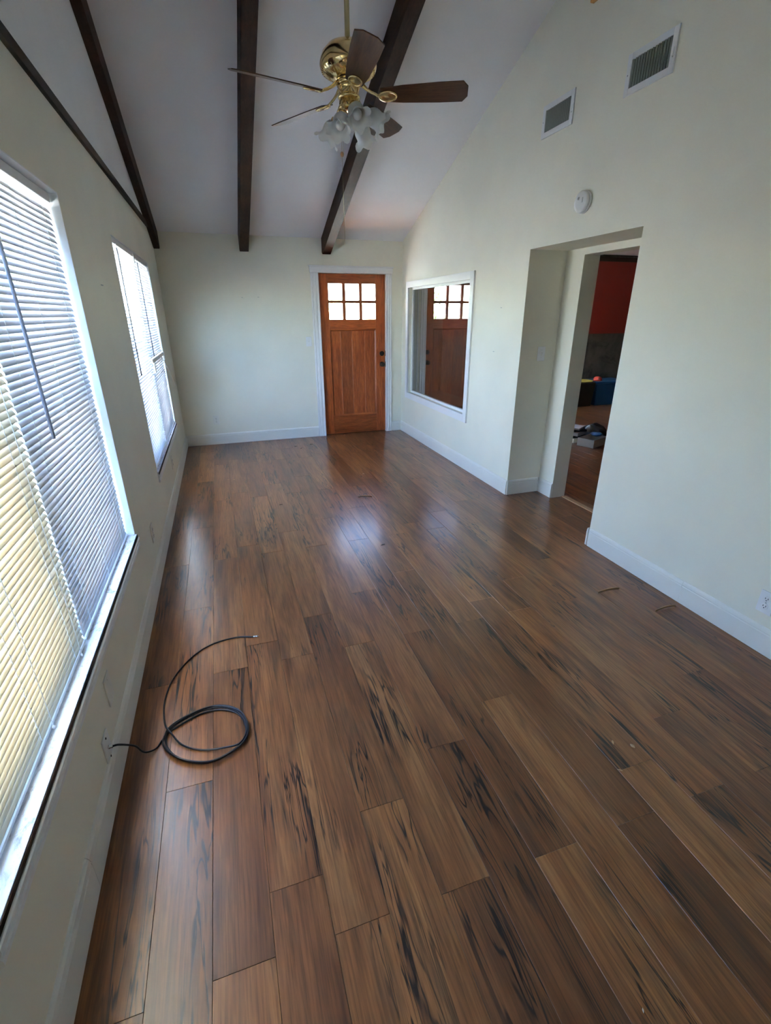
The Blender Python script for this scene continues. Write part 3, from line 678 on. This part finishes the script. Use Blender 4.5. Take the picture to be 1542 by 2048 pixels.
cp, A, cc = plate('cable_plate', (XL, 1.463, .179), (1, 0, 0), 'white wall plate that the black cable leaves from', 'wall plate', .070, .112, 'white_plastic')
screws(cp, A, cc, (-.041, .041), 'dark', .0045)
MB().lathe([(.007, 0), (.007, .004), (.0055, .005), (.0055, .014), (.0005, .0145)], cc+A @ Vector((0, 0, .006)), A, 6).build('jack', 'steel', cp)

# ------------------------------------------------------------------ coax cable
def spline(pts, n=10, closed=False):
    out = []; P_ = [Vector(p) for p in pts]; L = len(P_)
    for i in range(L-1):
        p0, p1, p2, p3 = P_[max(i-1, 0)], P_[i], P_[i+1], P_[min(i+2, L-1)]
        for k in range(n):
            t_ = k/n; out.append(.5*((2*p1)+(-p0+p2)*t_+(2*p0-5*p1+4*p2-p3)*t_*t_+(-p0+3*p1-3*p2+p3)*t_**3))
    out.append(P_[-1]); return out
cab = empty('coaxial_cable', (-.25, 1.6, 0), 'black coaxial cable coiled on the floor by the left wall', 'cable')
pts = [(XL+.018, 1.463, .179), (XL+.040, 1.466, .176), (XL+.075, 1.500, .120), (-.462, 1.545, .035), (-.43, 1.578, .006), (-.405, 1.622, .005)]
loop = [(-.376, 1.661), (-.271, 1.717), (-.179, 1.712), (-.109, 1.652), (-.088, 1.559), (-.116, 1.489), (-.192, 1.447), (-.264, 1.449), (-.347, 1.504), (-.394, 1.584)]
for rep in range(3):
    g = (rep-1)*.0085
    for i, (x, y) in enumerate(loop):
        dx, dy = x+.24, y-1.58; l = math.hypot(dx, dy)
        pts.append((x+dx/l*g*(.6+.5*math.sin(i*1.3+rep)), y+dy/l*g*(.6+.5*math.sin(i*1.3+rep)), .0045+.0058*((rep+(i > 6)*.4) % 3)))
for x, y in loop[:6]: pts.append((x+.004, y+.003, .018))
pts += [(-.170, 1.492, .012), (-.258, 1.513, .007), (-.332, 1.560, .010), (-.375, 1.622, .022), (-.402, 1.678, .014), (-.416, 1.752, .006), (-.419, 1.843, .005), (-.397, 1.967, .005), (-.327, 2.097, .005), (-.234, 2.177, .005), (-.109, 2.202, .005), (-.014, 2.176, .005)]
jk = MB().tube(spline(pts, 8), .0036, 8).build('cable_jacket', 'black_rubber', cab)
e0 = Vector((-.014, 2.176, .0065)); ed = Vector((1, -.30, 0)).normalized()
MB().lathe([(.0042, -.004), (.0046, 0), (.0046, .009), (.0038, .010), (.0058, .011), (.0060, .018), (.0045, .019), (.0045, .024), (.0006, .0242)], e0, rot_to(ed), 12).build('connector', 'steel', cab)

# ------------------------------------------------------------------ things in the dark room
tb = empty('storage_tote', (6.70, 7.34, 0), 'blue plastic storage tote standing in the dark room', 'tote')
def tub(parent, cx, cy, w0, d0, h, z0, mat, name):
    mb = MB(); a, b = w0/2, d0/2; k_ = .90
    mb.add([(cx-a*k_, cy-b*k_, z0), (cx+a*k_, cy-b*k_, z0), (cx+a*k_, cy+b*k_, z0), (cx-a*k_, cy+b*k_, z0), (cx-a, cy-b, z0+h), (cx+a, cy-b, z0+h), (cx+a, cy+b, z0+h), (cx-a, cy+b, z0+h)],
           [(0,3,2,1),(4,5,6,7),(0,1,5,4),(1,2,6,5),(2,3,7,6),(3,0,4,7)])
    return mb.build(name, mat, parent, .012)
tub(tb, 6.72, 7.345, .68, .42, .385, .001, 'blue_plastic', 'body')
box('lid', 'blue_plastic', tb, 6.37, 7.07, 7.125, 7.565, .386, .430, .008)
bb = empty('black_bin', (6.08, 7.30, 0), 'black bin beside the blue tote in the dark room', 'bin')
tub(bb, 6.08, 7.33, .52, .42, .42, .001, 'black_plastic', 'body')
tag(MB().lathe([(.10, 0), (.17, .010), (.185, .024), (.180, .026), (.165, .014), (.001, .010)], (6.16, 7.28, .423), None, 28).build('tray', 'yellow_plastic'), 'yellow round tray lying on the black bin', 'tray')
rc_ = empty('cap', (6.50, 7.28, .431), 'small red cap lying on the blue tote', 'cap')
MB().lathe([(.075, 0), (.078, .02), (.066, .050), (.040, .068), (.001, .073)], (6.50, 7.28, .432), None, 24).build('crown', 'red_cloth', rc_)
MB().lathe([(.001, 0), (.065, .0), (.072, .004), (.065, .008), (.001, .008)], (6.44, 7.23, .432), Matrix.Scale(1, 3), 20).build('brim', 'red_cloth', rc_)
MB().lathe([(.001, 0), (.010, .001), (.010, .006), (.001, .008)], (6.455, 7.205, .470), rot_to((-.5, -1, .3)), 12).build('badge', 'pale_bit', rc_)
wbx = empty('cardboard_box', (4.42, 4.86, 0), 'open white shallow box on the dark room floor', 'box')
rz = Matrix.Rotation(R(22), 3, 'Z'); C0 = Vector((4.42, 4.87, 0))
def rbox(parent, name, mat, c, d, base=C0, rot=rz): return MB().obox(base + rot @ Vector(c), d, rot).build(name, mat, parent)
rbox(wbx, 'bottom', 'cardboard_white', (0, 0, .004), (.34, .22, .006))
for c, d in (((0, -.108, .052), (.34, .004, .10)), ((0, .108, .052), (.34, .004, .10))): rbox(wbx, 'side', 'cardboard_white', c, d)
for c, d in (((-.168, 0, .052), (.004, .212, .10)), ((.168, 0, .052), (.004, .212, .10))): rbox(wbx, 'side', 'cardboard_white', c, d)
bg = MB()
def blob(s): 
    return lambda t_, a, r, h: (r*(1+.13*math.sin(3*a+s)+.07*math.sin(7*a+2*s+t_*4)), h*(1+.10*math.sin(2*a+s)))
bg.lathe([(.001, .002), (.15, .002), (.19, .04), (.185, .09), (.14, .14), (.07, .165), (.001, .17)], (4.72, 5.22, 0), None, 28, blob(.6))
tag(bg.build('cloth_bag', 'dark_cloth'), 'slumped dark cloth bag behind the white box', 'bag')
tag(MB().lathe([(.001, .0), (.03, .008), (.05, .035), (.05, .055), (.035, .085), (.001, .098)], (4.56, 5.10, .10), None, 20, blob(1.4)).build('paper_ball', 'grey_paper'), 'crumpled pale paper ball leaning on the dark bag', 'paper')
tag(MB().lathe([(.001, .0), (.07, .0), (.075, .012), (.05, .03), (.001, .036)], (4.53, 4.93, .104), None, 20, blob(2.2)).build('blue_rag', 'blue_plastic'), 'small blue rag on the rim of the white box', 'rag')
zz = 0.001
for i, (w0, d0, h0, an, mt, lb_) in enumerate(((.26, .20, .055, 10, 'cardboard_white', 'pale flat box at the bottom of the stack behind the jamb'), (.24, .18, .03, -8, 'dark_cloth', 'thin black box in the stack behind the jamb'), (.25, .19, .045, 24, 'grey_paper', 'grey book in the stack behind the jamb'), (.22, .17, .03, -14, 'black_plastic', 'black folder in the stack behind the jamb'), (.23, .16, .025, 32, 'grey_paper', 'topmost pale book of the stack behind the jamb'))):
    rr_ = Matrix.Rotation(R(an), 3, 'Z')
    tag(MB().obox((4.36, 5.13, zz+h0/2), (w0, d0, h0), rr_).build('book' if 'book' in lb_ else 'folder' if 'folder' in lb_ else 'carton', mt, None, .003), lb_, 'book' if 'book' in lb_ else 'folder' if 'folder' in lb_ else 'box', 'stacked boxes and books in the dark room')
    zz += h0+.001

# ------------------------------------------------------------------ small things
tag(MB().box(XR-.03, XR, 3.155, 3.215, 3.283, 3.40).build('wood_block', 'orange_wood', None, .006), 'small orange wooden block high on the right wall at the picture top', 'wood block')
def leaf(x, y, ln, an, mat, label, cat, name, group=None, w_=.35, z=.0004):
    n = 7; vs = []; fs = []; ca, sa_ = math.cos(R(an)), math.sin(R(an))
    def tr_(u, v, h): return (x+u*ca-v*sa_, y+u*sa_+v*ca, z+h)
    for side in (0, 1):
        for i in range(n):
            t_ = i/(n-1); hw = ln*w_*math.sin(math.pi*min(max(t_, .04), .97))*.5; cu = .06*ln*math.sin(math.pi*t_)+.0012*side
            for s in (-1, 0, 1): vs.append(tr_((t_-.5)*ln, s*hw, cu+(abs(s)*.08*ln if side == 0 else abs(s)*.08*ln)))
    q = 3*n
    for i in range(n-1):
        for j in range(2):
            a_ = i*3+j; fs.append((a_, a_+1, a_+4, a_+3)); fs.append((q+a_, q+a_+3, q+a_+4, q+a_+1))
        fs.append((i*3, i*3+3, q+i*3+3, q+i*3)); fs.append((i*3+2, q+i*3+2, q+i*3+5, i*3+5))
    fs.append((0, q, q+1, 1)); fs.append((1, q+1, q+2, 2)); e_ = 3*(n-1); fs.append((e_, e_+1, q+e_+1, q+e_)); fs.append((e_+1, e_+2, q+e_+2, q+e_+1))
    return tag(MB().add(vs, fs, True).build(name, mat), label, cat, group)
leaf(.968, 2.991, .034, 20, 'leaf', 'dark curled leaf on the floor beside the bright reflection', 'leaf', 'dry_leaf')
leaf(.352, 4.041, .030, 0, 'leaf', 'dark leaf bit on the floor left of the bright reflection', 'leaf', 'dry_leaf')
for x, y, an, wh in ((.784, 6.037, 15, 'leftmost of three'), (.835, 5.915, 50, 'the one of three farthest from the wall'), (.991, 6.072, -10, 'the one of three closest to the casing')):
    leaf(x, y, .036, an, 'leaf', 'dark leaf bit left of the front door, ' + wh, 'leaf', 'dry_leaf', 'leaf bits by the front door')
for x, y, an, wh in ((-.076, 4.92, 10, 'left'), (-.022, 4.902, -20, 'right')):
    leaf(x, y, .022, an, 'tan_chip', wh + ' one of two tiny tan chips on the far left floor', 'chip', 'wood_chip', 'pair of chips on the far left floor')
leaf(1.294, 4.658, .022, 5, 'pale_bit', 'tiny pale paper bit in the middle of the far floor', 'paper bit', 'paper_bit')
leaf(1.329, 2.80, .022, 30, 'tan_chip', 'tiny tan chip right of the bright floor reflection', 'chip', 'wood_chip')
leaf(1.765, 3.897, .022, -15, 'tan_chip', 'tiny tan chip on the floor towards the inner window', 'chip', 'wood_chip')
leaf(1.289, 1.037, .020, 60, 'tan_chip', 'left of two tan chips on the right foreground floor', 'chip', 'wood_chip', None, .4)
leaf(1.349, .997, .021, 100, 'tan_chip', 'rounder right one of two tan chips on the right foreground floor', 'chip', 'wood_chip', None, .7)
leaf(1.223, .927, .018, -35, 'tan_chip', 'tan splinter below the two chips on the right foreground floor', 'chip', 'wood_chip', None, .2)
leaf(.782, .376, .010, 60, 'pale_bit', 'tiny pale bit at the bottom edge of the floor', 'paper bit', 'paper_bit')
leaf(1.115, 3.985, .13, -18, 'tan_chip', 'thin pale straw on the floor beyond the bright reflection', 'straw', 'straw', None, .03)
leaf(1.533, 6.45, .020, 0, 'pale_bit', 'tiny pale bit on the floor right at the front door', 'paper bit', 'paper_bit')
leaf(2.080, 1.945, .155, -1, 'tan_chip', 'pale worn splinter along a plank end left of the right baseboard', 'splinter', 'splinter', None, .035, .0002)
leaf(2.250, 1.686, .155, 2, 'tan_chip', 'pale worn splinter along the plank end touching the right baseboard', 'splinter', 'splinter', None, .035, .0002)

# ------------------------------------------------------------------ outside
gd = MB().box(-60, 60, -60, 80, -.30, -.10)
tag(gd.build('ground_outside', 'concrete'), 'sunlit pale ground outside the house', 'ground', kind='structure')

gw = empty('bounce_wall', (-5.2, 3, -.10), 'added pale wall, unseen, bouncing sunlight into the left windows', 'wall', kind='structure')  # added unseen wall that reflects sunlight in through the left windows
box('wall_body', 'bounce_wall_render', gw, -5.3, -5.1, -8, 10, -.10, 1.9); box('coping', 'concrete', gw, -5.35, -5.05, -8, 10, 1.9, 1.97)

M['foliage'] = mk_thin('green_leaves', (0.11, 0.17, 0.06), (0.16, 0.24, 0.06), 0.35)
def shrub(cx, cy, r, h, label):
    root = empty('shrub', (cx, cy, -.10), label, 'shrub', 'shrubs beyond the front door')
    st = MB()
    for i in range(5):
        a = i*1.26; st.tube([(cx+.04*math.cos(a), cy+.04*math.sin(a), -.12), (cx+.3*r*math.cos(a), cy+.3*r*math.sin(a), h*.4), (cx+.7*r*math.cos(a), cy+.7*r*math.sin(a), h*.8)], [.04, .025, .01], 6)
    st.build('stems', 'brown_board', root)
    mb = MB(); rnd = random.Random(int(cx*100))
    for i in range(1800):
        u, v, w_ = rnd.uniform(-1, 1), rnd.uniform(0, 2*math.pi), rnd.random()**.4
        q_ = math.sqrt(1-u*u); c_ = Vector((cx+r*w_*q_*math.cos(v), cy+r*w_*q_*math.sin(v), h*.52+h*.5*w_*u))
        M3 = Euler((rnd.uniform(-1, 1), rnd.uniform(-1, 1), rnd.uniform(0, 6.3))).to_matrix(); sz = rnd.uniform(.05, .11)
        mb.add([c_+M3 @ Vector(p) for p in ((-sz, 0, 0), (0, -sz*.45, sz*.12), (sz, 0, 0), (0, sz*.45, sz*.12))], [(0, 1, 2, 3)])
    f_ = mb.build('foliage', 'foliage', root); f_['kind'] = 'stuff'
shrub(-3.5, 13.2, 1.2, 3.4, 'leafy green shrub outside, leftmost beyond the front door')
shrub(-.5, 14.2, 1.2, 3.0, 'leafy green shrub outside, straight beyond the left casing')
shrub(2.5, 16.5, 1.2, 2.7, 'leafy green shrub outside, farthest beyond the front door')
